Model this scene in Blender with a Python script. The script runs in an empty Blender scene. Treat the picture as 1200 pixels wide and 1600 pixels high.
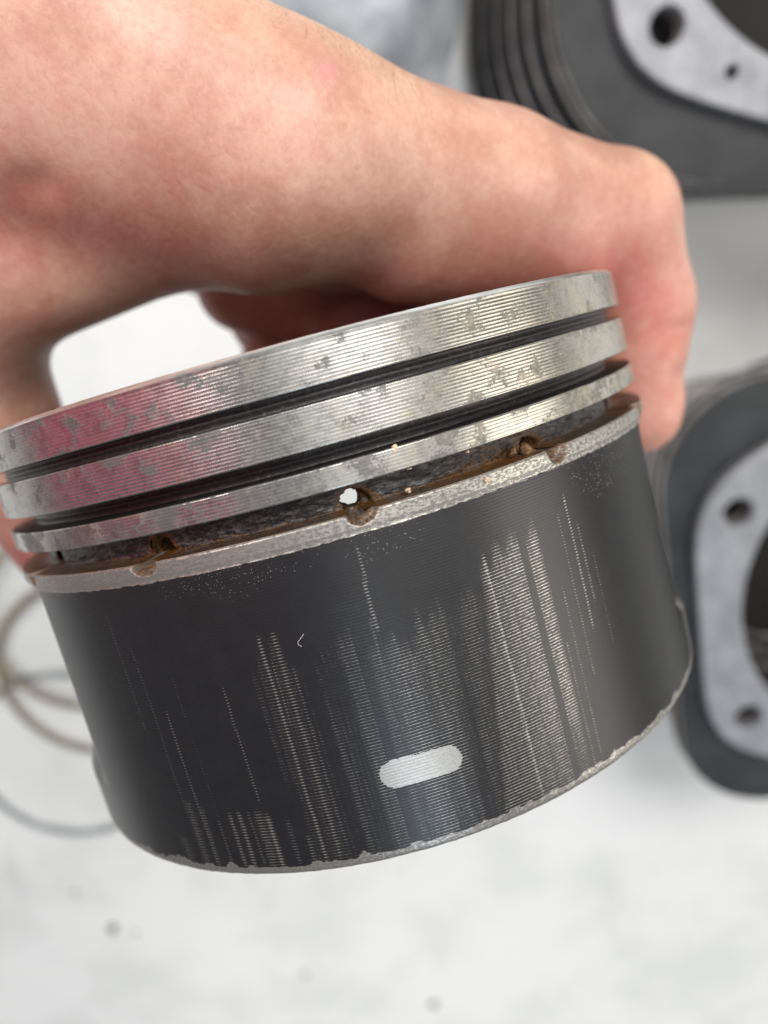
import bpy, bmesh, math, random
import numpy as np
from mathutils import Matrix, Vector
C = bpy.context.scene.collection
SC = bpy.context.scene
MM = 0.001
rng = np.random.RandomState(7)
random.seed(7)

# ------------------------------------------------------------------ camera
CAM_H = 0.331
down = np.array([-.033, .35, -1.0]); down /= np.linalg.norm(down)
wz = -down                                   # world up seen from the camera's own axes
wy = np.array([0, 1, 0]) - wz[1] * wz; wy /= np.linalg.norm(wy)
wx = np.cross(wy, wz)
RW = np.array([wx, wy, wz])                  # rotation camera -> world
CP = np.array([0, 0, CAM_H])
M_cam = Matrix([[*RW[0], 0], [*RW[1], 0], [*RW[2], CAM_H], [0, 0, 0, 1]])
cam_d = bpy.data.cameras.new('camera'); cam = bpy.data.objects.new('camera', cam_d); C.objects.link(cam)
cam.matrix_world = M_cam
cam_d.sensor_fit = 'HORIZONTAL'; cam_d.sensor_width = 26.0; cam_d.lens = 26.0
cam_d.clip_start = 0.004; cam_d.clip_end = 20
cam_d.dof.use_dof = True; cam_d.dof.focus_distance = 0.0805; cam_d.dof.aperture_fstop = 12.5
SC.camera = cam

# ------------------------------------------------------------------ light
w = bpy.data.worlds.new('World'); SC.world = w; w.use_nodes = True
bg = w.node_tree.nodes['Background']
bg.inputs[0].default_value = (.95, .97, 1.0, 1); bg.inputs[1].default_value = .19
def area(name, loc, target, sx, sy, power, col):
    l = bpy.data.lights.new(name, 'AREA'); l.shape = 'RECTANGLE'; l.size = sx; l.size_y = sy
    l.energy = power; l.color = col
    o = bpy.data.objects.new(name, l); C.objects.link(o); o.location = loc
    o.rotation_euler = (Vector(target) - Vector(loc)).to_track_quat('-Z', 'Y').to_euler()
    return o
area('overhead_lamp', (.20, 1.1, 1.5), (0, .05, .2), 1.0, .6, 27, (1, .985, .95))
area('overhead_lamp', (-1.1, .8, 1.4), (0, .05, .2), .5, .9, 15, (1, .985, .95))
area('overhead_lamp', (.55, .25, 1.8), (.1, .05, .0), 1.3, 1.3, 5, (1, .985, .95))  # added overhead fill to brighten the table between the cylinders
area('window_light', (.30, -.75, 1.35), (0, .05, .3), .26, .9, 4.2, (.70, .84, 1))
area('window_light', (1.5, -.08, .85), (0, .0, .2), 1.1, 1.0, 13, (1, .955, .87))
SC.view_settings.view_transform = 'Standard'; SC.view_settings.look = 'None'
SC.view_settings.exposure = 0.0; SC.view_settings.gamma = 1.0

# ------------------------------------------------------------------ helpers
def tag(o, label=None, cat=None, group=None, kind=None):
    if label: o['label'] = label
    if cat: o['category'] = cat
    if group: o['group'] = group
    if kind: o['kind'] = kind
    return o
def empty(name, label, cat, mat=None, loc=None, group=None):
    o = bpy.data.objects.new(name, None); C.objects.link(o); o.empty_display_size = .01
    if mat is not None: o.matrix_world = mat
    if loc is not None: o.location = loc
    return tag(o, label, cat, group)
def link_mesh(name, me, mat, parent=None, smooth=True):
    o = bpy.data.objects.new(name, me); C.objects.link(o)
    if mat is not None and not me.materials: me.materials.append(mat)
    if parent is not None: o.parent = parent
    if smooth:
        me.polygons.foreach_set('use_smooth', np.ones(len(me.polygons), bool))
    return o
def np_mesh(name, V, F):
    """V (n,3), F (m,4) or (m,3)"""
    me = bpy.data.meshes.new(name)
    V = np.asarray(V, np.float32); F = np.asarray(F, np.int32); k = F.shape[1]
    me.vertices.add(len(V)); me.vertices.foreach_set('co', V.ravel())
    me.loops.add(F.size); me.loops.foreach_set('vertex_index', F.ravel())
    me.polygons.add(len(F)); me.polygons.foreach_set('loop_start', np.arange(0, F.size, k, dtype=np.int32))
    me.update(calc_edges=True); me.validate()
    return me
def add_attr(me, name, vals):
    a = me.attributes.new(name, 'FLOAT', 'POINT'); a.data.foreach_set('value', np.asarray(vals, np.float32).ravel())

class NT:
    """tiny node helper"""
    def __init__(s, name):
        s.m = bpy.data.materials.new(name); s.m.use_nodes = True; s.t = s.m.node_tree
        s.b = s.t.nodes['Principled BSDF']
    def n(s, ty, **kw):
        x = s.t.nodes.new(ty)
        for k, v in kw.items(): setattr(x, k, v)
        return x
    def put(s, sock, v):
        if hasattr(v, 'is_linked') or isinstance(v, bpy.types.NodeSocket): s.t.links.new(v, sock)
        elif isinstance(v, (tuple, list)) and len(v) == 3 and sock.type == 'RGBA': sock.default_value = (*v, 1)
        else: sock.default_value = v
    def math(s, op, a, b=0.0, c=0.0, clamp=False):
        x = s.n('ShaderNodeMath', operation=op, use_clamp=clamp)
        s.put(x.inputs[0], a); s.put(x.inputs[1], b)
        if op in ('MULTIPLY_ADD', 'COMPARE'): s.put(x.inputs[2], c)
        return x.outputs[0]
    def sstep(s, v, lo, hi, a=0.0, b=1.0):
        x = s.n('ShaderNodeMapRange', interpolation_type='SMOOTHSTEP')
        s.put(x.inputs[0], v); s.put(x.inputs[1], lo); s.put(x.inputs[2], hi); s.put(x.inputs[3], a); s.put(x.inputs[4], b)
        return x.outputs[0]
    def mix(s, f, a, b):
        x = s.n('ShaderNodeMix', data_type='RGBA'); s.put(x.inputs[0], f); s.put(x.inputs[6], a); s.put(x.inputs[7], b)
        return x.outputs[2]
    def attr(s, name):
        return s.n('ShaderNodeAttribute', attribute_name=name).outputs['Fac']
    def coord(s, scale=(1000, 1000, 1000), kind='Object', rot=(0, 0, 0)):
        if kind == 'UV': src = s.n('ShaderNodeUVMap', uv_map='UVMap').outputs[0]
        else: src = s.n('ShaderNodeTexCoord').outputs[kind]
        x = s.n('ShaderNodeMapping'); s.t.links.new(src, x.inputs[0]); x.inputs['Scale'].default_value = scale
        x.inputs['Rotation'].default_value = rot
        return x.outputs[0]
    def noise(s, vec, scale, detail=4, rough=.6, dist=0.0):
        x = s.n('ShaderNodeTexNoise'); s.put(x.inputs['Vector'], vec); x.inputs['Scale'].default_value = scale
        x.inputs['Detail'].default_value = detail; x.inputs['Roughness'].default_value = rough
        x.inputs['Distortion'].default_value = dist
        return x.outputs[0]
    def voro(s, vec, scale, feature='F1'):
        x = s.n('ShaderNodeTexVoronoi', feature=feature); s.put(x.inputs['Vector'], vec); x.inputs['Scale'].default_value = scale
        return x.outputs['Distance']
    def bump(s, h, strength, dist=.0001, normal=None):
        x = s.n('ShaderNodeBump'); s.put(x.inputs['Height'], h); x.inputs['Strength'].default_value = strength
        x.inputs['Distance'].default_value = dist
        if normal is not None: s.put(x.inputs['Normal'], normal)
        return x.outputs[0]
    def out(s, **kw):
        for k, v in kw.items(): s.put(s.b.inputs[k.replace('_', ' ')], v)
        return s.m

# ------------------------------------------------------------------ materials
def mat_skirt():
    g = NT('graphite_coated_skirt')
    uv = g.coord((1, 1, 1), 'UV')
    sep = g.n('ShaderNodeSeparateXYZ'); g.put(sep.inputs[0], uv)
    wear = g.attr('wear'); crest = g.attr('crest'); dirt = g.attr('dirt')
    n1 = g.noise(uv, 2.2, 5, .65); n2 = g.noise(g.coord((6, .25, 1), 'UV'), 1.0, 4, .6); n3 = g.noise(uv, 9, 3, .7)
    wv = g.math('ADD', wear, g.math('MULTIPLY', g.math('SUBTRACT', n1, .5), .34))
    wv = g.math('ADD', wv, g.math('MULTIPLY', g.math('SUBTRACT', n2, .5), .35))
    wv = g.math('ADD', wv, g.math('MULTIPLY', g.math('SUBTRACT', n3, .5), .14))
    on = g.sstep(wear, .02, .12)
    th = g.math('SUBTRACT', g.math('ADD', crest, wv), 1.0)
    m = g.math('MULTIPLY', g.sstep(th, -.05, .16), on)
    # bright flecks where the coating has chipped
    sp = g.sstep(g.voro(uv, 3.4), .10, .20, 1, 0)
    sp = g.math('MULTIPLY', sp, g.sstep(g.math('ADD', g.attr('speck'), g.math('MULTIPLY', g.math('SUBTRACT', g.noise(uv, .9, 3), .5), 1.0)), .36, .54))
    m = g.math('MAXIMUM', m, sp)
    # dirt on bare aluminium
    ro_m = 0
    st = g.sstep(g.math('ADD', g.noise(g.coord((.7, 1.4, 1), 'UV'), 2.4, 7, .80), g.math('MULTIPLY', dirt, .55)),   .46, .58)
    metal = g.mix(n1, (.38, .355, .32), (.56, .53, .48))
    metal = g.mix(g.math('MULTIPLY', st, .85), metal, (.10, .095, .09))
    rust = g.math('MULTIPLY', g.attr('rust'), g.sstep(g.noise(uv, 2.6, 5, .7), .35, .6))
    coat = g.mix(g.noise(uv, .35, 3), (.0075, .007, .008), (.014, .014, .0155))
    coat = g.mix(g.sstep(g.noise(uv, 3.2, 5, .75), .64, .74, 0, .22), coat, (.10, .095, .09))
    col = g.mix(m, coat, metal); col = g.mix(rust, col, g.mix(g.sstep(g.noise(uv, 5, 5, .8), .38, .62), (.03, .012, .005), (.22, .095, .028)))
    met = g.math('MULTIPLY', m, g.math('SUBTRACT', .92, g.math('MULTIPLY', st, .6))); met = g.math('MULTIPLY', met, g.math('SUBTRACT', 1.0, rust))
    ro = g.math('ADD', g.math('MULTIPLY', n3, .12), g.math('MULTIPLY', m, .06)); ro = g.math('ADD', ro, g.math('ADD', .25, g.sstep(sep.outputs[0], 24, 36, 0, .06)))
    ro = g.math('ADD', ro, g.math('MULTIPLY', rust, .35))
    bp = g.bump(g.math('ADD', n3, g.math('MULTIPLY', m, -.6)), .22, .00003)
    return g.out(Base_Color=col, Metallic=met, Roughness=ro, Normal=bp, Specular_IOR_Level=g.sstep(sep.outputs[0], 17, 32, .52, .20))
def mat_land(dirt=.0, name='turned_aluminium'):
    g = NT(name)
    uv = g.coord((1, 1, 1), 'UV'); lo = g.coord((.35, 1.6, 1), 'UV')
    n1 = g.noise(uv, 1.1, 6, .7); n2 = g.noise(lo, 2.2, 5, .7); n3 = g.noise(uv, 7, 3, .7)
    col = g.mix(n2, (.30, .295, .28), (.55, .54, .51))
    blot = g.sstep(g.math('ADD', g.math('ADD', g.math('MULTIPLY', g.noise(uv, .26, 3, .6), .62), g.math('MULTIPLY', g.noise(uv, 2.2, 6, .8), .38)), dirt), .556, .590)
    fine = g.sstep(g.noise(uv, 3.5, 5, .8), .52, .62, 0, .6)
    col = g.mix(fine, col, (.30, .27, .22))
    col = g.mix(g.math('MULTIPLY', blot, .85), col, (.07, .07, .07))
    sx = g.n('ShaderNodeSeparateXYZ'); g.put(sx.inputs[0], uv)
    col = g.mix(g.sstep(g.noise(uv, .5, 6, .75), .46, .60, 0, .38), col, (.17, .165, .16))
    tan = g.math('ADD', g.sstep(g.noise(uv, .33, 3, .6), .48, .72, 0, .35), g.math('MULTIPLY', g.sstep(sx.outputs[0], 0, 30), g.sstep(g.noise(uv, 1.6, 6, .8), .35, .65, 0, .5)))
    col = g.mix(tan, col, (.50, .43, .33))
    met = g.math('SUBTRACT', .95, g.math('MULTIPLY', blot, .45))
    ro = g.math('ADD', g.math('MULTIPLY', n1, .16), .20); ro = g.math('ADD', ro, g.math('MULTIPLY', blot, .2))
    bp = g.bump(g.math('ADD', n3, n1), .13, .00003)
    return g.out(Base_Color=col, Metallic=met, Roughness=ro, Normal=bp)
def mat_carbon():
    g = NT('carbon_blackened_groove')
    uv = g.coord((1, 1, 1), 'UV')
    n = g.noise(uv, 1.4, 6, .75)
    col = g.mix(g.sstep(n, .50, .72), (.045, .043, .045), (.13, .115, .10))
    return g.out(Base_Color=col, Metallic=.75, Roughness=g.math('ADD', .20, g.math('MULTIPLY', n, .3)), Normal=g.bump(n, .5, .0001))
def mat_oil_groove():
    g = NT('sooty_rusty_oil_groove')
    uv = g.coord(); uvs = g.coord((600, 600, 1300))
    n = g.noise(uvs, 1.3, 7, .78); n2 = g.noise(uv, 2.6, 6, .8)
    col = g.mix(g.sstep(n, .50, .57), (.012, .012, .014), (.11, .105, .10))
    rm = g.sstep(g.math('ADD', g.attr('rust'), g.math('MULTIPLY', g.math('SUBTRACT', n2, .5), 2.8)), .34, .60)
    rustc = g.mix(g.sstep(n2, .38, .62), (.014, .007, .003), (.15, .068, .020))
    col = g.mix(rm, col, rustc)
    met = g.math('MULTIPLY', g.sstep(n, .50, .62, .1, .7), g.math('SUBTRACT', 1, rm))
    return g.out(Base_Color=col, Metallic=met, Roughness=g.math('ADD', .22, g.math('MULTIPLY', n2, .22)), Normal=g.bump(g.math('ADD', n, n2), .4, .00012))
def mat_simple(name, c1, c2, scale, metal=0.0, rough=.5, bump=.2, bd=.0003, detail=5, lo=.35, hi=.65):
    g = NT(name); co = g.coord()
    n = g.noise(co, scale, detail, .65)
    return g.out(Base_Color=g.mix(g.sstep(n, lo, hi), c1, c2), Metallic=metal, Roughness=rough, Normal=g.bump(n, bump, bd))
def mat_skin():
    g = NT('hand_skin'); co = g.coord()
    red = g.attr('red'); tan = g.attr('tan')
    n = g.noise(co, .09, 4, .6); n2 = g.noise(co, .35, 4, .65)
    col = g.mix(g.sstep(n, .38, .62), (.49, .255, .180), (.62, .365, .275))
    col = g.mix(g.math('MULTIPLY', red, g.sstep(n2, .2, .7, .55, 1.0)), col, (.46, .105, .085))
    col = g.mix(g.math('MULTIPLY', tan, .6), col, (.64, .40, .24))
    col = g.mix(g.sstep(n2, .45, .75, 0, .34), col, (.50, .185, .150))
    col = g.mix(g.math('MULTIPLY', g.attr('mark'), .6), col, (.62, .25, .27))
    # skin relief: diamond creases and pores
    a = g.coord((700, 420, 600), rot=(0, 0, .7)); b = g.coord((720, 380, 600), rot=(0, 0, -.6))
    wr = g.math('ADD', g.voro(a, .9, 'DISTANCE_TO_EDGE'), g.voro(b, .8, 'DISTANCE_TO_EDGE'))
    wr = g.math('MINIMUM', wr, .30)
    h = g.math('ADD', g.math('MULTIPLY', wr, 1.2), g.math('MULTIPLY', g.noise(co, 3.0, 3), .4))
    bp = g.bump(h, .30, .00022); bp = g.bump(g.noise(g.coord((300, 120, 200), rot=(0, 0, .6)), .8, 4, .6), .16, .0009, bp)
    bp = g.bump(g.math('MULTIPLY', g.noise(g.coord((850, 170, 400), rot=(0, 0, -.55)), .8, 3, .5, .6), g.attr('tan')), .8, .0016, bp)
    col = g.mix(g.sstep(wr, .0, .16, .22, 0), col, (.45, .22, .16))
    n4 = g.noise(co, 1.3, 4, .7)
    col = g.mix(g.sstep(n4, .45, .75, 0, .20), col, (.36, .15, .11)); col = g.mix(g.sstep(n4, .55, .25, 0, .22), col, (.68, .46, .36))
    m = g.out(Base_Color=col, Roughness=g.math('ADD', .36, g.math('MULTIPLY', n4, .2)), Normal=bp, Specular_IOR_Level=.5)
    g.b.inputs['Subsurface Weight'].default_value = .30; g.b.inputs['Subsurface Radius'].default_value = (1, .32, .17)
    g.b.inputs['Subsurface Scale'].default_value = .0030
    return m
def mat_table():
    g = NT('white_tabletop'); co = g.coord()
    n = g.noise(co, .016, 5, .6); n2 = g.noise(g.coord((1000, 350, 1000), rot=(0, 0, .5)), .03, 6, .7)
    col = g.mix(g.sstep(n, .42, .66), (.75, .75, .742), (.665, .67, .66))
    col = g.mix(g.sstep(n2, .58, .70, 0, .5), col, (.52, .52, .515))
    return g.out(Base_Color=col, Roughness=.42, Specular_IOR_Level=.4, Normal=g.bump(n2, .1, .0002))
def mat_fin():
    g = NT('dusty_black_fin_paint'); co = g.coord()
    n = g.noise(co, .06, 5, .65); n2 = g.noise(co, .5, 4, .7)
    col = g.mix(g.sstep(n, .35, .65), (.013, .0135, .015), (.028, .029, .032))
    col = g.mix(g.sstep(n2, .55, .8, 0, .35), col, (.07, .065, .065))
    return g.out(Base_Color=col, Roughness=.55, Normal=g.bump(n2, .3, .0004))
def mat_fin_edge():
    g = NT('grazed_fin_edge'); co = g.coord(); n = g.noise(co, .12, 5, .7)
    return g.out(Base_Color=g.mix(g.sstep(n, .4, .6), (.22, .205, .20), (.44, .41, .40)), Metallic=.2, Roughness=.5)

M = dict(skirt=mat_skirt(), land=mat_land(.022), land3=mat_land(.062, 'stained_turned_aluminium'), carbon=mat_carbon(), oil=mat_oil_groove(),
         inner=mat_simple('cast_aluminium', (.42, .42, .41), (.62, .62, .60), .3, .7, .45),
         crown=mat_simple('bright_crown_aluminium', (.62, .62, .60), (.80, .80, .78), .2, .9, .3),
         crown_low_bounce=mat_simple('low_bounce_crown', (.03, .028, .026), (.09, .08, .07), .4, .2, .5),
         skin=mat_skin(), table=mat_table(), fin=mat_fin(), fin_edge=mat_fin_edge(),
         face=mat_simple('machined_flange_aluminium', (.25, .25, .265), (.36, .36, .38), .16, .45, .5, .2, .0004, 6, .3, .7),
         bore=mat_simple('oiled_bore_and_shade', (.006, .005, .004), (.012, .010, .008), .05, 0, .7),
         ring_steel=mat_simple('grey_ring_steel', (.22, .24, .25), (.34, .36, .36), .2, .6, .35),
         ring_brown=mat_simple('brown_ring_steel', (.22, .175, .11), (.34, .28, .19), .2, .5, .4),
         crumb=mat_simple('pale_tan_grime', (.42, .30, .18), (.75, .62, .45), 3, 0, .7, .6, .0002),
         grit=mat_simple('dark_grit', (.05, .05, .05), (.12, .12, .12), .8, 0, .8),
         lint=mat_simple('pale_lint', (.6, .58, .55), (.7, .68, .66), .8, 0, .8),
         rust=mat_simple('rusty_hole_wall', (.05, .022, .008), (.24, .12, .04), 1.6, 0, .6, .8, .0002))

# ------------------------------------------------------------------ table
bm = bmesh.new(); bmesh.ops.create_cube(bm, size=1.0)
bmesh.ops.scale(bm, vec=(2.6, 2.2, .03), verts=bm.verts); bmesh.ops.translate(bm, vec=(.1, .1, -.015), verts=bm.verts)
bmesh.ops.bevel(bm, geom=bm.edges[:], offset=.003, segments=2, affect='EDGES')
me = bpy.data.meshes.new('tabletop'); bm.to_mesh(me); bm.free()
tab = link_mesh('tabletop', me, M['table'], smooth=False)
tag(tab, kind='structure')

# ------------------------------------------------------------------ the held piston
P0 = np.array([-12.632, 23.79, -119.514])    # crown centre in front of the camera, mm
AX = np.array([.258, -.95069, -.17214]); AX /= np.linalg.norm(AX)
E1 = np.array([.96509, .26191, 0]); E1 -= AX * (E1 @ AX); E1 /= np.linalg.norm(E1)
E2 = np.cross(AX, E1)
if E2[2] < 0: E2 = -E2
H = 55.45
base_c = (P0 + AX * H) * MM
def to_world(p): return RW @ np.asarray(p) + CP
axes = RW @ np.array([E1, -E2, -AX]).T
bw = to_world(base_c)
M_p = Matrix([[*axes[0], bw[0]], [*axes[1], bw[1]], [*axes[2], bw[2]], [0, 0, 0, 1]])
piston = empty('piston', 'scuffed piston with black coated skirt held by the hand', 'piston', M_p)

HOLES = [(-24.85, 17.55), (4.6, 17.5), (33.2, 17.85), (62, 17.6), (-54, 17.5)]
RL, RS = 47.0, 47.4
def fbm1(x, seed, octs=4):
    r = np.random.RandomState(seed); out = np.zeros_like(x, float); amp = 1.
    for k in range(octs):
        t = r.rand(4096); xi = np.floor(x).astype(int); f = x - xi; f = f * f * (3 - 2 * f)
        out += amp * (t[xi % 4096] * (1 - f) + t[(xi + 1) % 4096] * f - .5); x = x * 2.03 + 11.7; amp *= .55
    return out
def fbm2(x, y, seed, octs=4):
    r = np.random.RandomState(seed); out = np.zeros(np.broadcast(x, y).shape); amp = 1.
    x = x + 500.; y = y + 500.
    for k in range(octs):
        t = r.rand(256, 256); xi = np.floor(x).astype(int); yi = np.floor(y).astype(int)
        fx = x - xi; fy = y - yi; fx = fx * fx * (3 - 2 * fx); fy = fy * fy * (3 - 2 * fy)
        a = t[xi % 256, yi % 256]; b = t[(xi + 1) % 256, yi % 256]; c = t[xi % 256, (yi + 1) % 256]; d = t[(xi + 1) % 256, (yi + 1) % 256]
        out += amp * ((a * (1 - fx) + b * fx) * (1 - fy) + (c * (1 - fx) + d * fx) * fy - .5); x = x * 2.03 + 3.3; y = y * 2.03 + 5.1; amp *= .55
    return out
def sst(x, a, b):
    t = np.clip((x - a) / (b - a), 0, 1); return t * t * (3 - 2 * t)
def sheet(name, hs, rs, az, mat, mod=None, attrs=None, kill=None, parent=None):
    """surface of revolution about the piston's axis; h measured down from the crown"""
    hs = np.asarray(hs, float); rs = np.asarray(rs, float); n, m = len(hs), len(az)
    A, Hh = np.meshgrid(az, hs); R = np.repeat(rs[:, None], m, 1)
    if mod is not None: R = mod(A, Hh, R)
    a = np.radians(A)
    V = np.stack([R * np.sin(a), -R * np.cos(a), H - Hh], -1).reshape(-1, 3) * MM
    i = np.arange(n - 1)[:, None]; j = np.arange(m)[None]; j2 = (j + 1) % m
    F = np.stack([i * m + j, (i + 1) * m + j, (i + 1) * m + j2, i * m + j2], -1).reshape(-1, 4)
    if kill is not None:
        K = kill(A, Hh).ravel(); F = F[~K[F].all(1)]
    me = np_mesh(name, V, F)
    uvl = me.uv_layers.new(name='UVMap')
    U = np.stack([np.radians(A) * 47, Hh], -1).reshape(-1, 2)
    li = np.zeros(len(me.loops), np.int32); me.loops.foreach_get('vertex_index', li)
    uvl.data.foreach_set('uv', U[li].astype(np.float32).ravel())
    if attrs:
        for k, f in attrs.items(): add_attr(me, k, f(A, Hh))
    return link_mesh(name, me, mat, parent)
def az_grid(step, lim=78, back=3.0):
    return np.concatenate([np.arange(-lim, lim, step), np.arange(lim, 360 - lim, back)])
AF, AM = az_grid(.2), az_grid(.5)
def groove_rows(h0, h1, pitch, sub, A, r, cham=.16):
    """scalloped tool marks between h0 and h1, with small chamfers"""
    n = int(round((h1 - h0 - 2 * cham) / pitch)); k = np.arange(n * sub + 1)
    h = h0 + cham + k / sub * ((h1 - h0 - 2 * cham) / n); fr = (k % sub) / sub
    rr = r - A * (1 - (2 * fr - 1) ** 2)
    return np.r_[h0, h0 + cham * .5, h, h1 - cham * .5, h1], np.r_[r - cham, r - cham * .35, rr, r - cham * .35, r - cham]
def land_mod(A, Hh, R):
    return R + .010 * fbm2(A * .12, Hh * .5, 3, 3) + .005 * fbm2(A * .8, Hh * 3, 5, 2)
HB = [0, 4.78, 6.32, 10.64, 12.54, 15.02, 17.78, 55.45]
# crown
sheet('crown', [0, 0, 0], [.05, 30, RL - .50], AM, M['crown_low_bounce'], parent=piston)  # top is out of view; coloured dark to cut light bounced onto the hand
sheet('crown_edge', [0, .22, .46], [RL - .50, RL - .16, RL], AM, M['crown'], mod=lambda A, h, R: R - .05 * np.clip(fbm2(A * .8, h * 2, 21), 0, 1), parent=piston)
h, r = groove_rows(.46, HB[1],   .37, 6, .020, RL); r[0:2] = RL
sheet('ring_land', h, r, AF, M['land'], land_mod, parent=piston)
h, r = groove_rows(HB[2], HB[3],   .37, 6, .020, RL)
sheet('ring_land', h, r, AF, M['land'], land_mod, parent=piston)
h, r = groove_rows(HB[4], HB[5], .335, 6, .014, RL)
sheet('ring_land', h, r, AF, M['land3'], land_mod, parent=piston)
def ringgroove(a, b, dep):
    c = RL - .18
    sheet('ring_groove', [a, a, a, a + .12, (a + b) / 2 - .2, (a + b) / 2, (a + b) / 2 + .2, b - .12, b, b, b],
          [c, c - .5, RL - dep, RL - dep - .1, RL - dep + .1, RL - dep + .16, RL - dep + .1, RL - dep - .1, RL - dep, c - .5, c], AM, M['carbon'],
          lambda A, h, R: R + (.05 * fbm2(A * .8, h * 3, 8)) * (R < RL - .6), parent=piston)
ringgroove(HB[1], HB[2], 1.7); ringgroove(HB[3], HB[4], 3.4)
# oil groove with drain holes
def hole_d(A, h):
    d = np.full(np.broadcast(A, h).shape, 99.)
    for k, (a, hh) in enumerate(HOLES):
        rad = 1.70 + .10 * np.sin(3 * np.arctan2(h - hh, (A - a)) + k) + .05 * np.sin(7 * np.arctan2(h - hh, (A - a)) + 2 * k)
        d = np.minimum(d, np.hypot(np.radians(A - a) * 47, h - hh) - rad + 0 * d)
    return d
def hole_open(A, h):
    d = np.full(np.broadcast(A, h).shape, 99.)
    for k, (a, hh) in enumerate(HOLES):
        t = np.arctan2(h - hh + .62, A - a + .7)
        d = np.minimum(d, np.hypot(np.radians(A - a + .7) * 44, h - hh + .62) - (1.16 + .08 * np.sin(4 * t + k) + .05 * np.sin(9 * t)))
    return d
def hole_mod(A, h, R):
    d = hole_d(A, h); return R - 1.0 * sst(-d, 0., .35)
rustf = lambda A, h: np.clip(.02 + .9 * np.exp(-(np.clip(hole_d(A, h), 0, 99) / .8) ** 2) + .38 * sst(h, 17.0, 17.75) + .45 * np.exp(-((A - 26) / 9) ** 2) + 0. * A, 0, 1.3)
hs = np.r_[HB[5], HB[5], np.linspace(HB[5], HB[6] - .05, 30), HB[6], HB[6]]
rs = np.r_[RL - .18, RL - 1.5, np.full(30, RL - 3.6), RL - 1.5, RS - .2]
AO = az_grid(.2)
sheet('oil_groove', hs, rs, AO, M['oil'], lambda A, h, R: hole_mod(A, h, R + .12 * fbm2(A * .6, h * 2.2, 9) * (R < RL - 3)), {'rust': rustf},
      kill=lambda A, h: hole_open(A, h) < 0, parent=piston)

# skirt
PITCH = .35
n = int((54.2 - 19.9) / PITCH); sub = 5; k = np.arange(n * sub + 1)
hg = 19.9 + k / sub * PITCH; frac = (k % sub) / sub
hs = np.r_[HB[6], 17.9, 18.0, np.arange(18.08, 19.8, .08), 19.84, hg, 54.6, 54.9, 55.1, 55.25, 55.38, 55.45, 55.45, 55.45]
n0 = len(hs) - len(hg) - 8
crest = np.r_[np.full(n0, 1.), (2 * frac - 1) ** 2, np.full(8, 1.)]
rs = np.r_[RS - .18, RS - .06, RS, np.full(n0 - 3, RS - .0), RS - .0125 * (1 - (2 * frac - 1) ** 2), RS - .02, RS - .08, RS - .2, RS - .35, RS - .6, RS - .95, RS - 2, RS - 4.0]
crest_of = dict(zip(np.round(hs, 6), crest))
def relief(A, h):
    """sides of the skirt are set back above a full round lower band"""
    A2 = (A + 180) % 360 - 180
    side = np.where(A2 < 0, sst(-A2, 52, 62), sst(A2, 58, 68)) * sst(180 - np.abs(A2), 58, 70)
    dep = 3.8 * sst(h, 19.0, 21.5) * (1 - .45 * sst(h, 24, 44)) * (1 - sst(h, 45.5, 48))
    return side * dep
def skirt_mod(A, h, R):
    R = R - relief(A, h)
    R = R + .012 * fbm2(A * .12, h * .15, 31)
    A3 = (A + 180) % 360 - 180
    R = np.where((h > 19.9) & (h < 54.3), R + (RS - .007 - R) * .75 * sst(A3, 29, 38) * (relief(A, h) < .01), R)
    edge = (h < 19.9) * 1.
    R = R - edge * (.03 + .012 * fbm2(A * .4, h * 2.5, 33)) - .10 * np.clip(fbm2(A * .5, h * .8, 34), 0, 1) * sst(h, 54.2, 55)
    R = R - .10 * sst(h, 54.9, 55.4) * (fbm2(A * 1.2, h, 36) + .5)
    A2 = (A + 180) % 360 - 180
    boss = sst(np.hypot(np.radians(np.abs(A2) - 90) * 47, h - 34), 12.2, 11.8)          # recess around the pin bore
    R = R - 4 * boss * (h > 20) * (h < 48)
    return R - sst(-hole_d(A, h), 0., .40) * (.9 + 3.7 * sst(.8 - hole_open(A, h), 0, .9))
SCR = [ # azimuth, h0, h1, half width (deg), strength
 (3.0, 20.5, 25, .16, .5), (2.7, 24, 30, .22, .55), (2.1, 28, 37, .16, .28),
 (18.1, 25.5, 54.2, .20, 1.0), (18.5, 28, 46, .1, .5), (20.0, 28, 45, .35, .42), (20.3, 34, 44, .5, .3), (22.0, 27, 53, .12, .5),
 (32.4, 22.5, 39, .16, .55), (33.8, 26, 36, .14, .45), (30.6, 24, 44, .12, .28), (35.6, 30, 42, .1, .25), (37.5, 28, 40, .08, .22), (28.6, 32, 53, .1, .3), (27.2, 38, 54, .09, .35),
 (-12.0, 27.2, 53.8, .20, .8), (-10.0, 27, 53.8, .30, .55), (-8.8, 31, 52, .14, .35), (-11.2, 30, 38, .12, .5),
 (-18.85, 32, 46, .13, .5), (-29.0, 34, 54, .14, .55), (-31.5, 26, 48, .1, .35), (-34.2, 22, 38, .1, .25), (-26.0, 30, 50, .07, .15),
 (-30.8, 45.3, 54.1, .6, .36), (-28.6, 46, 54.1, .3, .40), (-26.3, 47.5, 54.1, .2, .3), (-24.1, 46.7, 54.1, .28, .62), (-22.6, 46.6, 54, .3, .7),
 (-21.0, 46.6, 53.8, .22, .30), (-19.6, 46.5, 54.1, .65, .42), (-18.4, 47.2, 54.1, .35, .85), (-15.8, 48, 54, .35, .25), (-13.6, 50, 54, .3, .4),
 (-34, 50, 54.3, .9, .22), (-5.5, 40, 54, .15, .3), (-1.5, 36, 53, .12, .25), (6.2, 33, 52, .12, .25), (9.4, 50, 54.3, .3, .3), (14.8, 47, 54, .14, .3)]
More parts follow.
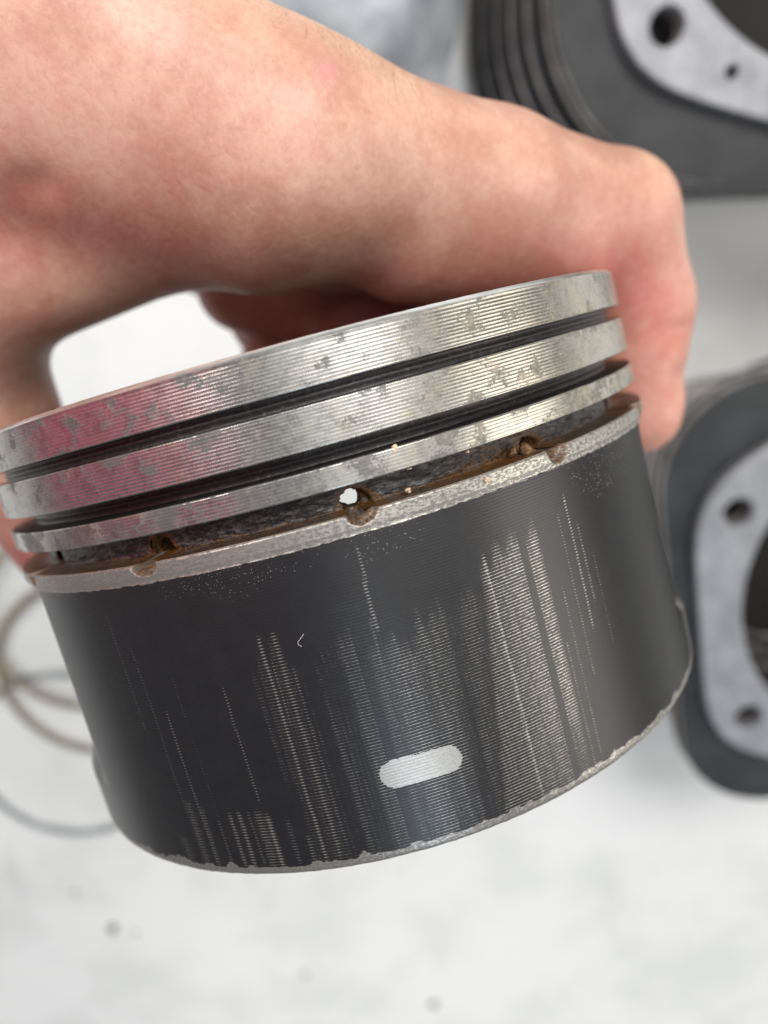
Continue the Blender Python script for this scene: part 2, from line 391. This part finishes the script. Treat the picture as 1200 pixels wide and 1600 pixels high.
def wear(A, h):
    A = (A + 180) % 360 - 180
    st = .5 + fbm1(A * .9 + 200, 41)                   # long streaks that follow the stroke
    st2 = .5 + fbm1(A * 4. + 900, 42)
    jit = 1.6 * fbm1(A * 1.3 + 300, 43)
    # right hand worn panel
    lb = 17.6 - (h - 26) * .19 + .25 * fbm1(h * .5, 44)
    w = .46 * sst(A, lb - .5, lb + .8) * (1 - sst(A, 23.1, 23.5)) * sst(h + jit * 1.5, 25.0, 28)
    w = np.maximum(w, .44 * sst(A, 24.3, 24.6) * (1 - sst(A, 25.9, 26.5 + .5 * st)) * sst(h + jit, 24.0, 27.5) * (1 - .55 * sst(h, 45, 54)))
    w *= (.72 + .5 * st2)
    w *= 1 - .35 * sst(A, 19.0, 21.8) * sst(h, 42, 52)
    # middle worn field
    mid = sst(A, -15.2 + jit, -13.6 + jit) * (1 - .55 * sst(A, lb - 2.2, lb - .2)) * (1 - sst(A, 22.5, 23.2)) * sst(h + 3 * fbm1(A * .5 + 77, 45), 28.5, 33)
    mid *= 1 - .75 * np.exp(-((A - (11.5 - .1 * (h - 40))) / 1.6) ** 2)
    mid *= 1 - .5 * sst(A, -14, -5) * (1 - sst(A, -5, 1)) * sst(h, 30, 34) * (1 - sst(h, 36, 40))
    mid *= 1 - .85 * np.exp(-((A + 15.5) / 2.2) ** 2) * sst(h, 42, 46)
    w = np.maximum(w, mid * (.12 + .11 * sst(A, -2, 5) + .14 * (st - .5) + .14 * (st2 - .5)))
    for a, h0, h1, hw, s in SCR:
        wob = .10 * fbm1(h * .3 + a * 7, 50)
        e = np.exp(-((A - a - wob) / hw) ** 2) * sst(h, h0, h0 + 1.2) * (1 - sst(h, h1 - .5, h1 + .4))
        w = np.maximum(w, e * s)
    # oblong bare pad
    da = np.radians(A - 3.3) * 47; dh = h - 45.75 - .02 * (A - 3.3)
    q = np.hypot(np.maximum(np.abs(da) - 2.85, 0), dh) - 1.62 + .12 * fbm2(A * 3, h * 2, 46)
    w = np.maximum(w, 1.22 * (1 - sst(q, -.12, .10)))
    # bare upper margin and lower rim
    w = np.maximum(w, 1.5 * (1 - sst(h + .25 * fbm1(A * 1.2, 47), 19.75, 19.95)))
    w = np.maximum(w, 1.5 * sst(h - .8 * np.clip(.15 - fbm2(A * .45, h * .3, 48), -1, .8) + .3, 54.0, 54.3))
    # set-back sides are bare castings on their outer border
    w = np.maximum(w, .9 * np.exp(-((np.abs(A) - 66) / 2.4) ** 2) * (A > 0) * (h > 20))
    return w
def dirt(A, h):
    d = (.035 + .10 * fbm2(A * .12, h * .8, 63) + .16 * sst(-((A + 180) % 360 - 180), 10, 40) + .10 * sst(h, 18.9, 19.3) * (.5 + 2 * fbm1(h * 6, 61))) * (h < 20) + .10 * sst(h, 53, 54) - .25 * np.exp(-((np.radians(A - 3.3) * 47) / 6) ** 2 - ((h - 45.7) / 3) ** 2)
    return d
def speck(A, h):
    A = (A + 180) % 360 - 180
    s = .26 * np.exp(-((h - 20) / 2.6) ** 2) + .55 * np.exp(-((A - 40) / 6.) ** 2 - ((h - 23) / 3.5) ** 2) + .35 * np.exp(-((A - 51) / 7.) ** 2 - ((h - 24) / 4.5) ** 2)
    s += .40 * np.exp(-((A + 14) / 10.) ** 2 - ((h - 22) / 2.6) ** 2) + .38 * np.exp(-((A - 7) / 6.) ** 2 - ((h - 22) / 2.2) ** 2)
    return s
def crest_attr(A, h):
    f = np.vectorize(lambda x: crest_of.get(round(float(x), 6), 1.))
    return np.repeat(f(h[:, 0])[:, None], h.shape[1], 1)
rust_s = lambda A, h: np.clip(1.3 * sst(-hole_d(A, h), -.07, .05) + .7 * (1 - sst(h, 17.78, 18.05)), 0, 1)
sheet('skirt', hs, rs, AF, M['skirt'], skirt_mod,   {'wear': wear, 'crest': crest_attr, 'dirt': dirt, 'speck': speck, 'rust': rust_s},
      kill=lambda A, h: (A > 164) & (A < 192) & (h > 25) & (h < 41), parent=piston)
# inside of the piston: wall, underside of the crown, bosses
def inner_kill(A, h):
    d = np.full(A.shape, 99.)
    for a, hh in HOLES: d = np.minimum(d, np.hypot(np.radians(A - a) * 42, h - hh))
    return (d < 2.4) | ((A > 164) & (A < 192) & (h > 25) & (h < 41))
sheet('inner_wall', np.r_[HB[7], np.linspace(HB[7], 20, 36), np.linspace(19.8, 14.6, 14), 9, 7, 6.5, 6.5], np.r_[RS - 4, np.full(36, RS - 4.2), np.linspace(RS - 8, RS - 8.5, 14), 38, 34, 20, .1],
      az_grid(1., 70), M['inner'], kill=inner_kill, parent=piston)
for s in (-1, 1):
    V = []; F = []; nseg = 40
    for rr, x in ((11.2, 43.2), (13, 42.6), (13.5, 20), (9.2, 20), (9.2, 43.2)):
        for q in range(nseg):
            t = 2 * math.pi * q / nseg; V.append((s * x * MM, rr * math.cos(t) * MM, (H - 34 + rr * math.sin(t)) * MM))
    for a in range(4):
        for q in range(nseg): F.append((a * nseg + q, a * nseg + (q + 1) % nseg, (a + 1) * nseg + (q + 1) % nseg, (a + 1) * nseg + q))
    F += [(4 * nseg + q, 4 * nseg + (q + 1) % nseg, (q + 1) % nseg, q) for q in range(nseg)]
    link_mesh('pin_boss', np_mesh('pin_boss', V, F), M['inner'], piston)
# rusty walls of the drain holes
for a, hh in HOLES[:3]:
    V = []; F = []; ns = 28; ar = math.radians(a)
    for lay, (rad, dep) in enumerate(((1.30, 4.4), (1.16, 4.9), (1.14, 8.5))):
        for q in range(ns):
            t = 2 * math.pi * q / ns; jr = rad * (1 + .10 * math.sin(3 * t + a) + .05 * math.sin(8 * t) + random.uniform(-.03, .03))
            du, dh = jr * math.cos(t) - .55, jr * math.sin(t) - .62
            R_ = RS - dep; V.append(((R_ * math.sin(ar) + du * math.cos(ar)) * MM, (-R_ * math.cos(ar) + du * math.sin(ar)) * MM, (H - hh - dh) * MM))
    for l in range(2):
        for q in range(ns): F.append((l * ns + q, l * ns + (q + 1) % ns, (l + 1) * ns + (q + 1) % ns, (l + 1) * ns + q))
    link_mesh('drain_hole', np_mesh('drain_hole', V, F), M['rust'], piston)

def on_piston(az, h, r):
    a = math.radians(az); return M_p @ Vector((r * math.sin(a) * MM, -r * math.cos(a) * MM, (H - h) * MM))
def crumb_mesh(r, seed):
    bm = bmesh.new(); bmesh.ops.create_icosphere(bm, subdivisions=3, radius=r * MM); rr = random.Random(seed)
    lob = [(Vector((rr.uniform(-1, 1), rr.uniform(-1, 1), rr.uniform(-1, 1))).normalized(), rr.uniform(.2, .6)) for _ in range(9)]
    for v in bm.verts:
        d = v.co.normalized(); k = .6 + sum(a * max(0, d.dot(q)) ** 5 for q, a in lob) + rr.uniform(-.07, .07); v.co *= k
    me = bpy.data.meshes.new('grime_crumb'); bm.to_mesh(me); bm.free(); return me
for i, (az, h, r, s, lb) in enumerate([
        (10.6, 12.75, 46.8, .33, 'tan grime crumb caught in the second ring groove'),
        (11.3, 17.3, 45.6, .30, 'tan grime crumb just left of two others, on the lower edge of the oil groove'),
        (21.0, 18.45, 47.5, .28, 'tan grime crumb lying on the bare margin above the black skirt'),
        (11.8, 15.0, 46.5, .27, 'tan grime crumb at the lower edge of the third ring land'),
        (20.2, 15.2, 46.2, .26, 'small tan crumb under the third ring land, left of the brown grime lump'),
        (30.6, 17.6, 45.3, .75, 'brown grime lump beside the right drain hole'),
        (28.6, 17.2, 44.6, .5, 'smaller brown grime lump in the oil groove, left of the big one')]):
    o = link_mesh('grime_crumb', crumb_mesh(s, i + 3), M['crumb'] if s < .4 else M['rust']); o.location = on_piston(az, h, r)
    tag(o, lb, 'crumb')
# fibre on the skirt
def tube(name, pts, rad, mat, sides=8, closed=False, parent=None):
    pts = [Vector(p) for p in pts]; n = len(pts); V = []; F = []
    up = Vector((0, 0, 1))
    for i, p in enumerate(pts):
        t = (pts[(i + 1) % n] - pts[i - 1]) if closed else (pts[min(i + 1, n - 1)] - pts[max(i - 1, 0)])
        t.normalize(); a = t.cross(up); a = a.normalized() if a.length > 1e-4 else t.orthogonal().normalized(); b = a.cross(t)
        for k in range(sides): q = 2 * math.pi * k / sides; V.append(p + a * rad[0] * math.cos(q) + b * rad[1] * math.sin(q))
    for i in range(n if closed else n - 1):
        for k in range(sides): F.append((i * sides + k, i * sides + (k + 1) % sides, ((i + 1) % n) * sides + (k + 1) % sides, ((i + 1) % n) * sides + k))
    return link_mesh(name, np_mesh(name, [tuple(v) for v in V], F), mat, parent)
fp = [on_piston(-6.2 - 1.0 * math.sin(t * 2.4), 28 + 1.9 * t + .35 * math.cos(t * 2.6), 47.55 + .1 * math.sin(t * 3)) for t in np.linspace(0, 1, 14)]
o = tube('lint_fibre', fp, (.00002, .00002), M['lint'], 6); tag(o, 'tiny curved pale fibre stuck on the black skirt', 'lint')

# ------------------------------------------------------------------ the hand (built in front of the camera, mm)
def smin(a, b, k):
    h = np.clip(.5 + .5 * (b - a) / k, 0, 1); return b * (1 - h) + a * h - k * h * (1 - h)
def rcone(P, a, b, r1, r2):
    a = np.array(a, np.float32); b = np.array(b, np.float32); ba = b - a; L = float(ba @ ba)
    t = np.clip(((P - a) @ ba) / L, 0, 1)
    d = P - a - t[..., None] * ba
    return np.sqrt((d * d).sum(-1)) - (r1 + (r2 - r1) * t)
def surface_nets(F, o, s):
    ins = F < 0; nx, ny, nz = F.shape
    acc = np.zeros((nx - 1, ny - 1, nz - 1, 3), np.float32); cnt = np.zeros((nx - 1, ny - 1, nz - 1), np.float32)
    for ax in range(3):
        lo = [slice(None)] * 3; hi = [slice(None)] * 3; lo[ax] = slice(0, -1); hi[ax] = slice(1, None)
        f0, f1 = F[tuple(lo)], F[tuple(hi)]; cr = (f0 < 0) != (f1 < 0)
        t = np.where(cr, f0 / np.where(cr, f0 - f1, 1), 0)
        u, v = [q for q in range(3) if q != ax]
        for du in (0, 1):
            for dv in (0, 1):
                sl = [slice(None)] * 3; sl[u] = slice(du, F.shape[u] - 1 + du); sl[v] = slice(dv, F.shape[v] - 1 + dv)
                c = cr[tuple(sl)]; tt = t[tuple(sl)]
                acc[..., ax] += c * tt; acc[..., u] += c * du; acc[..., v] += c * dv; cnt += c
    act = cnt > 0; idx = -np.ones(act.shape, np.int64); idx[act] = np.arange(act.sum())
    ijk = np.argwhere(act); V = (ijk + acc[act] / cnt[act][:, None]) * s + o
    Q = []
    for ax in range(3):
        u, v = (ax + 1) % 3, (ax + 2) % 3
        lo = [slice(None)] * 3; hi = [slice(None)] * 3; lo[ax] = slice(0, -1); hi[ax] = slice(1, None)
        f0, f1 = ins[tuple(lo)], ins[tuple(hi)]
        for sgn in (0, 1):
            e = np.argwhere((f0 & ~f1) if sgn == 0 else (~f0 & f1))
            e = e[(e[:, u] > 0) & (e[:, v] > 0) & (e[:, u] < F.shape[u] - 1) & (e[:, v] < F.shape[v] - 1)]
            def at(du, dv):
                q = e.copy(); q[:, u] += du; q[:, v] += dv; return idx[q[:, 0], q[:, 1], q[:, 2]]
            q = np.stack([at(-1, -1), at(0, -1), at(0, 0), at(-1, 0)], -1)
            Q.append(q if sgn == 0 else q[:, ::-1])
    Q = np.concatenate(Q); Q = Q[(Q >= 0).all(1)]
    return V, Q
def px(x, y, z):                              # a place z mm in front of the camera
    return ((x - 600) / 1200 * z, (800 - y) / 1200 * z, -z)
J = dict(
 wrist=(-106, 52, -78), fore=(-146, 4, -74),
 i_base=(-66, 74, -90), i_mcp=(-11.5, 47.0, -100), i_pip=(38.0, 48.6, -127), i_dip=(44.5, 36.5, -135), i_tip=(45.0, 18.0, -136.5),
 t_cmc=(-80, 66, -88), t_mcp=(-69, 44, -112), t_ip=(-67.8, 16, -131), t_tip=(-58.5, -9, -147))
def hand_sdf(P):
    c = lambda a, b, r1, r2: rcone(P, J[a] if isinstance(a, str) else a, J[b] if isinstance(b, str) else b, r1, r2)
    # index finger
    f = smin(c('i_mcp', (16, 47, -113), 12.6, 11.0), c((16, 47, -113), 'i_pip', 11.0, 9.9), 3)
    f = smin(f, c('i_pip', 'i_dip', 10.4, 9.2), 2.5); f = smin(f, c('i_dip', 'i_tip', 9.2, 7.9), 3)
    f = smin(f, rcone(P, (3, 39, -112), (27, 40, -122), 8.5, 7.4), 6)              # pad under the first phalanx
    # back of hand and web
    b = smin(c('i_base', 'i_mcp', 16, 12.6), c('wrist', 'i_base', 26, 19), 12)
    b = smin(b, c('fore', 'wrist', 31, 26), 18)
    b = smin(b, rcone(P, (-56, 56, -101), (-19, 42, -109), 16.5, 9.5), 16)
    b = smin(b, rcone(P, (-66, 35, -115), (-24, 43.5, -113), 14.5, 7.5), 7)
    # thumb
    t = smin(c('t_cmc', 't_mcp', 22, 15.5), c('t_mcp', 't_ip', 14.5, 11.6), 7)
    t = smin(t, c('t_ip', 't_tip', 11.4, 9.3), 3)
    b = smin(b, t, 8)
    # palm plate running back behind the index finger
    p = smin(rcone(P, (-60, 66, -112), (-10, 50, -126), 18, 12), rcone(P, (-62, 74, -140), (-16, 52, -152), 20, 11), 12)
    p = smin(p, rcone(P, (-50, 66, -160), (-20, 50, -166), 16, 10), 10)
    b = smin(b, p, 9); h = smin(b, f, 7)
    # middle, ring and little finger
    def fing(m, pp, d, tp, r):
        g = smin(rcone(P, m, pp, r + 2, r), rcone(P, pp, d, r, r - .9), 2.5); return smin(g, rcone(P, d, tp, r - .9, r - 2), 2.5)
    h = smin(h, fing((-8, 49, -124), (33, 49, -157), (40, 30, -168), (36, 8, -172), 10.2), 4)
    h = smin(h, fing((-14, 47, -143), (16, 44, -178), (20, 24, -186), (16, 4, -187), 9.8), 3.5)
    h = smin(h, fing((-22, 41, -158), (-6, 38, -181), (-3, 22, -188), (-4, 12, -187), 8.2), 2.5)
    # little pads and folds seen under the arch of the hand
    h = smin(h, rcone(P, (-27, 43, -146), (4, 34, -150), 8.8, 8.2), .8)
    h = smin(h, rcone(P, (-22, 29.5, -157), (6, 25, -159), 7.4, 7.4), .6)
    # creases
    def cut(h, a, b, r, k, dep): return -smin(-h, rcone(P, a, b, r, r) + dep, k)
    h = cut(h, (27, 44.5, -113), (31, 37.5, -121), 1.2, 3.0, .2)
    h = cut(h, (47, 21, -127), (52, 24, -133), .9, 2.5, .1)
    h = cut(h, (44, 29, -126), (51, 31, -129), .6, 2.0, .1)
    for q in range(5):
        x = -13 + 3.4 * q
        h = cut(h, (x - 4, 64.0 - 1.6 * q, -100), (x + 2, 57.0 - 1.2 * q, -89 - 1.0 * q), .2, 3.0, .7)
    h = cut(h, (-55, 30, -96), (-42, 40, -93), .2, 5.0, .8)
    # pressed against the piston
    q = P - P0.astype(np.float32); hh = q @ AX.astype(np.float32); rad = np.sqrt(np.maximum((q * q).sum(-1) - hh * hh, 0))
    pist = np.maximum(np.maximum(rad - 47.35, -hh - .0), hh - 55.4)
    return np.maximum(h, -pist + .05)
o3 = np.array([-185, -30, -205], np.float32); sp_ = .95
gx, gy, gz = [np.arange(o3[i], e, sp_, dtype=np.float32) for i, e in enumerate((70, 118, -28))]
Fv = np.empty((len(gx), len(gy), len(gz)), np.float32)
for i in range(0, len(gx), 16):
    Pq = np.stack(np.meshgrid(gx[i:i + 16], gy, gz, indexing='ij'), -1); Fv[i:i + 16] = hand_sdf(Pq)
V, Q = surface_nets(Fv, o3, sp_)
# relax
e = np.concatenate([Q[:, [0, 1]], Q[:, [1, 2]], Q[:, [2, 3]], Q[:, [3, 0]]]); deg = np.bincount(e.ravel(), minlength=len(V)).astype(np.float32)[:, None]
def smooth(V, n):
    for _ in range(n):
        S = np.zeros_like(V)
        for k in range(3): S[:, k] = np.bincount(e[:, 0], V[e[:, 1], k], len(V)) + np.bincount(e[:, 1], V[e[:, 0], k], len(V))
        V = V * .5 + .5 * S / deg
    return V
V = smooth(V, 8)
# keep only the largest surface facing outward; orient outward via sdf gradient sign
a, b_, c_ = V[Q[:, 0]], V[Q[:, 1]], V[Q[:, 2]]; nrm = np.cross(b_ - a, c_ - a); cen = a + nrm / (np.linalg.norm(nrm, axis=1)[:, None] + 1e-9) * .8
sgn = hand_sdf(cen[:2000].astype(np.float32)).mean()
if sgn < 0: Q = Q[:, ::-1]
Pm = V.copy()
d_tip = np.linalg.norm(Pm - np.array(J['i_tip']), axis=1); d_th = np.linalg.norm(Pm - np.array(J['t_tip']), axis=1)
seg = lambda a, b, r: np.exp(-np.clip(rcone(Pm.astype(np.float32), a, b, 0, 0), 0, 99) ** 2 / r ** 2)
red = np.clip(.5 * np.exp(-(d_tip / 16) ** 2) + .8 * np.exp(-(d_th / 16) ** 2)
              + .85 * seg((0, 34, -112), (34, 38, -120), 10) + .6 * sst(-Pm[:, 2], 122, 140) * sst(-Pm[:, 0], -30, 10)
              + .6 * seg((-48, 36, -96), (-26, 40, -100), 8) + .35 * seg((-70, 30, -110), (-62, 40, -100), 14)
              + .5 * np.exp(-(np.linalg.norm(Pm - np.array((46, 33, -126)), axis=1) / 9) ** 2), 0, 1)
mark = np.exp(-(np.linalg.norm((Pm - np.array((-6.5, 50, -88))) * (1, 1, .3), axis=1) / 1.5) ** 2) + .5 * seg((-15.5, 46, -88), (-14.5, 37, -95), .9) + .5 * seg((-31, 40, -92), (-18, 37, -95), 1.0)
tan = np.clip(np.exp(-(np.linalg.norm(Pm - np.array((43, 56, -118)), axis=1) / 3.0) ** 2) * 1.4 + .8 * seg((-12, 62, -88), (2, 58, -94), 7), 0, 1)
Vw = (RW @ (V * MM).T).T + CP
wr_w = to_world(np.array(J['wrist']) * MM)
person = empty('person', 'bare left hand gripping the black skirted piston between thumb and fingers', 'hand', loc=tuple(wr_w))
me = np_mesh('hand', Vw - wr_w, Q); add_attr(me, 'red', red); add_attr(me, 'tan', tan); add_attr(me, 'mark', np.clip(mark, 0, 1))
hand = link_mesh('hand', me, M['skin'], person)
# pink shirt sleeve of the same arm, beyond the left edge of the picture; the bright metal mirrors it
V = []; F = []; ns, nl = 96, 90; c0 = np.array((-142., 10., -92.)); c1 = np.array((-166., -62., 170.)); dv = c1 - c0; dv /= np.linalg.norm(dv)
ua = np.cross(dv, (0, 0, 1.)); ua /= np.linalg.norm(ua); ub = np.cross(dv, ua)
prof = [(0, 38)] + [(t, 41 + 8 * t) for t in np.linspace(0, 1, nl - 2)] + [(.99, 30)]
for li_, (t, r_) in enumerate(prof):
    for q in range(ns):
        th_ = 2 * math.pi * q / ns; fold = 1.6 * math.sin(3 * th_ + 9 * t) * math.sin(14 * t + 2 * math.sin(th_)) + .7 * math.sin(31 * t + 4 * th_)
        V.append(c0 + (c1 - c0) * t + (r_ + fold) * (ua * math.cos(th_) + ub * math.sin(th_)))
for a in range(nl - 1):
    for q in range(ns): F.append((a * ns + q, a * ns + (q + 1) % ns, (a + 1) * ns + (q + 1) % ns, (a + 1) * ns + q))
V = (RW @ (np.array(V) * MM).T).T + CP - wr_w
link_mesh('sleeve', np_mesh('sleeve', V, F), mat_simple('pink_cotton', (.62, .09, .17), (.74, .14, .24), .8, 0, .9, .3, .0003), person)

# ------------------------------------------------------------------ things on the table
def curve_plate(name, splines, depth, bevel, mats, z=0.0):
    """flat plate with holes, from closed outlines"""
    cu = bpy.data.curves.new(name, 'CURVE'); cu.dimensions = '2D'; cu.fill_mode = 'BOTH'
    cu.extrude = depth / 2 - bevel; cu.bevel_depth = bevel; cu.bevel_resolution = 1
    for pts in splines:
        s = cu.splines.new('POLY'); s.points.add(len(pts) - 1)
        for i, p in enumerate(pts): s.points[i].co = (p[0], p[1], 0, 1)
        s.use_cyclic_u = True
    ob = bpy.data.objects.new(name, cu); C.objects.link(ob)
    dg = bpy.context.evaluated_depsgraph_get(); me = bpy.data.meshes.new_from_object(ob.evaluated_get(dg), depsgraph=dg)
    bpy.data.objects.remove(ob); bpy.data.curves.remove(cu)
    me.materials.clear()
    for m in mats: me.materials.append(m)
    if len(mats) > 1:
        for p in me.polygons: p.material_index = 0 if abs(p.normal.z) > .9 else 1
    else:
        for p in me.polygons: p.material_index = 0
    me.transform(Matrix.Translation((0, 0, z)))
    return me
def rrect(w, h, r, n=12):
    out = []
    for cx, cy, a0 in ((w - r, h - r, 0), (-w + r, h - r, 90), (-w + r, -h + r, 180), (w - r, -h + r, 270)):
        for k in range(n + 1): t = math.radians(a0 + 90 * k / n); out.append((cx + r * math.cos(t), cy + r * math.sin(t)))
    return out
def circ(cx, cy, r, n=64): return [(cx + r * math.cos(2 * math.pi * k / n), cy + r * math.sin(2 * math.pi * k / n)) for k in range(n)]
def flange(hol, r0, r1, w=18, n=220):
    out = []
    for k in range(n):
        t = 2 * math.pi * k / n; r = r0
        for (x, y) in hol:
            da = math.degrees((math.atan2(y, x) - t + math.pi) % (2 * math.pi) - math.pi); r += (r1 - r0) * math.exp(-(da / w) ** 2)
        out.append((r * math.cos(t), r * math.sin(t)))
    return out
CH = .080
def cylinder(loc, rot, label, holes, small, half, cr, lower_scale=1.0, s=1.0):
    mat = Matrix.Translation(loc) @ Matrix.Rotation(rot, 4, 'Z') @ Matrix.Diagonal((s, s, 1, 1))
    t = empty('engine_cylinder', label, 'cylinder', mat, group='finned engine cylinders on the table')
    R = .0525
    hs_ = [circ(x, y, .0048, 24) for x, y in holes]
    outer = rrect(half, half, cr)
    me = curve_plate('top_fin', [outer, circ(0, 0, R + .004, 64)] + hs_, .004, .0006, [M['fin'], M['fin_edge']], CH - .002)
    link_mesh('top_fin', me, None, t, False)
    me = curve_plate('flange_face', [flange(holes, .0635, .0712), circ(0, 0, R, 128)] + hs_ + [circ(x, y, .0022, 16) for x, y in small], .006, .0006, [M['face']], CH + .0015)
    link_mesh('flange_face', me, None, t, False)
    fin_me = curve_plate('fin', [rrect(half, half, cr), circ(0, 0, R + .006, 48)], .0042, .0009, [M['fin'], M['fin_edge']])
    z = CH - .0095
    while z > .010:
        o = link_mesh('fin', fin_me, None, t, False); o.location = (0, 0, z); z -= .0118
        kf = (CH - z - .021) / (CH - .03); o.scale = (1 + (lower_scale - 1) * kf, 1 + (lower_scale - 1) * kf * (.2 if lower_scale > 1 else 1.4), 1)
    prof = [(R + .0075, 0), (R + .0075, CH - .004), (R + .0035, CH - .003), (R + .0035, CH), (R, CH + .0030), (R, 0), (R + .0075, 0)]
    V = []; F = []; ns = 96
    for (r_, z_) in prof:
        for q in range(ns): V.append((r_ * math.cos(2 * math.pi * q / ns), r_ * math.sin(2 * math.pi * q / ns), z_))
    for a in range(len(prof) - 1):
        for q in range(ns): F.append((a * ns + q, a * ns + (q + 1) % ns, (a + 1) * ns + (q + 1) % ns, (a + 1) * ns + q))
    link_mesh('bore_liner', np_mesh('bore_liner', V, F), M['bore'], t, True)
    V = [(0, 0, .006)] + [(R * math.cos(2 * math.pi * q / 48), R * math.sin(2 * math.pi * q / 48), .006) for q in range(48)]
    link_mesh('bore_shade_disc', np_mesh('bore_shade_disc', V, [(0, 1 + q, 1 + (q + 1) % 48) for q in range(48)]), M['bore'], t)  # added dark disc, stands in for the unlit table inside the bore
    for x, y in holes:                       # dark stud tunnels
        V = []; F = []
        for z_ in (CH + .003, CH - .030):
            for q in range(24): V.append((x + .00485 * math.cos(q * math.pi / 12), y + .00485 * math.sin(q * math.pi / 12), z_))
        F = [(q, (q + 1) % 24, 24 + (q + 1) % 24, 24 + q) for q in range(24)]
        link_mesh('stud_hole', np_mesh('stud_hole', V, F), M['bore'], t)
    return t
def on_plane(pxx, pyy, z):
    d = RW @ np.array([(pxx - 600) / 1200, (800 - pyy) / 1200, -1.]); t = (z - CAM_H) / d[2]; p = CP + d * t; return (p[0], p[1], z)
# upper right cylinder and lower right cylinder
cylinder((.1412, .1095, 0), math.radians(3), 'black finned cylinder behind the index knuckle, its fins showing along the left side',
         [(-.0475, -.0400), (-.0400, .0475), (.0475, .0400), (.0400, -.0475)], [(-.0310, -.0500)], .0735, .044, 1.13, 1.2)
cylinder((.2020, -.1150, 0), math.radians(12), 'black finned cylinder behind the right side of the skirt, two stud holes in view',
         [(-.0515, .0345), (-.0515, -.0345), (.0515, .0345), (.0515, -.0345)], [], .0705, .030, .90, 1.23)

# second piston standing at the top
HS = .058
bp = on_plane(483, -12, HS)
p2 = empty('piston', 'bare grey piston standing crown up at the top beyond the wrist', 'piston', loc=(bp[0], bp[1], 0))
def revolve(name, prof, mat, parent, ns=96):
    V = []; F = []
    for (r_, z_) in prof:
        for q in range(ns): V.append((r_ * MM * math.cos(2 * math.pi * q / ns), r_ * MM * math.sin(2 * math.pi * q / ns), z_ * MM))
    for a in range(len(prof) - 1):
        for q in range(ns): F.append((a * ns + q, a * ns + (q + 1) % ns, (a + 1) * ns + (q + 1) % ns, (a + 1) * ns + q))
    o = link_mesh(name, np_mesh(name, V, F), mat, parent); return o
blue_metal = mat_simple('brushed_grey_crown', (.20, .215, .24), (.34, .355, .38), .05, .85, .38)
revolve('crown', [(.1, 60.0), (22, 59.6), (38, 58.4), (39.5, 57.2), (46.5, 57.2), (47, 56.8)], blue_metal, p2)
for a, b in ((56.8, 52), (50.4, 46.2), (44.2, 41.8)): revolve('ring_land', [(47, a), (47, b), (43.4, b)], M['crown'], p2)
for a, b in ((52, 50.4), (46.2, 44.2), (41.8, 39)): revolve('ring_groove', [(43.4, a), (43.4, b), (47, b)], M['carbon'], p2)
revolve('skirt', [(47, 39), (47.3, 37), (47.3, .6), (46.8, 0), (43, 0)], M['inner'], p2)

# piston rings lying on the table
def piston_ring(cx, cy, R, mat, label, wid=1.3, z0=.0, gap=0.0, rot=0.0):
    pts = []
    n = 140; g = gap
    for k in range(n): t = rot + g / 2 + (2 * math.pi - g) * k / (n - 1); pts.append((R * MM * math.cos(t), R * MM * math.sin(t), 0))
    c = on_plane(cx, cy, z0 + wid * .5 * MM)
    o = tube('piston_ring', pts, (1.9 * MM, wid * .55 * MM), mat, 10)
    o.location = c; tag(o, label, 'piston ring', 'loose piston rings left of the piston'); return o
piston_ring(128, 972, 46.5, M['ring_brown'], 'brownish piston ring nearest the thumb, upper of the three', 1.5, .0052, .04, 1.0)
piston_ring(152, 1047, 46.5, M['ring_brown'], 'thin tan piston ring, middle of the three', 1.2, .0026, .04, .6)
piston_ring(108, 1182, 47.5, M['ring_steel'], 'grey steel piston ring, lowest of the three', 2.0, 0, .05, 2.0)
for (x, y, s, lb) in ((175, 1452, 2.7, 'dark grit speck on the white table below the left end of the skirt'), (678, 1570, 2.7, 'dark grit speck near the bottom middle of the picture'),
                      (477, 1526, 1.8, 'faint small speck between the two dark ones'), (211, 1460, 1.4, 'faint speck just right of the left dark one'), (115, 1395, 1.3, 'faint speck left below the grey ring')):
    o = link_mesh('grit_speck', crumb_mesh(s, int(x)), M['grit'] if s > 2 else M['ring_steel']); o.location = on_plane(x, y, .0006); o.scale = (1, 1, .35)
    tag(o, lb, 'grit')
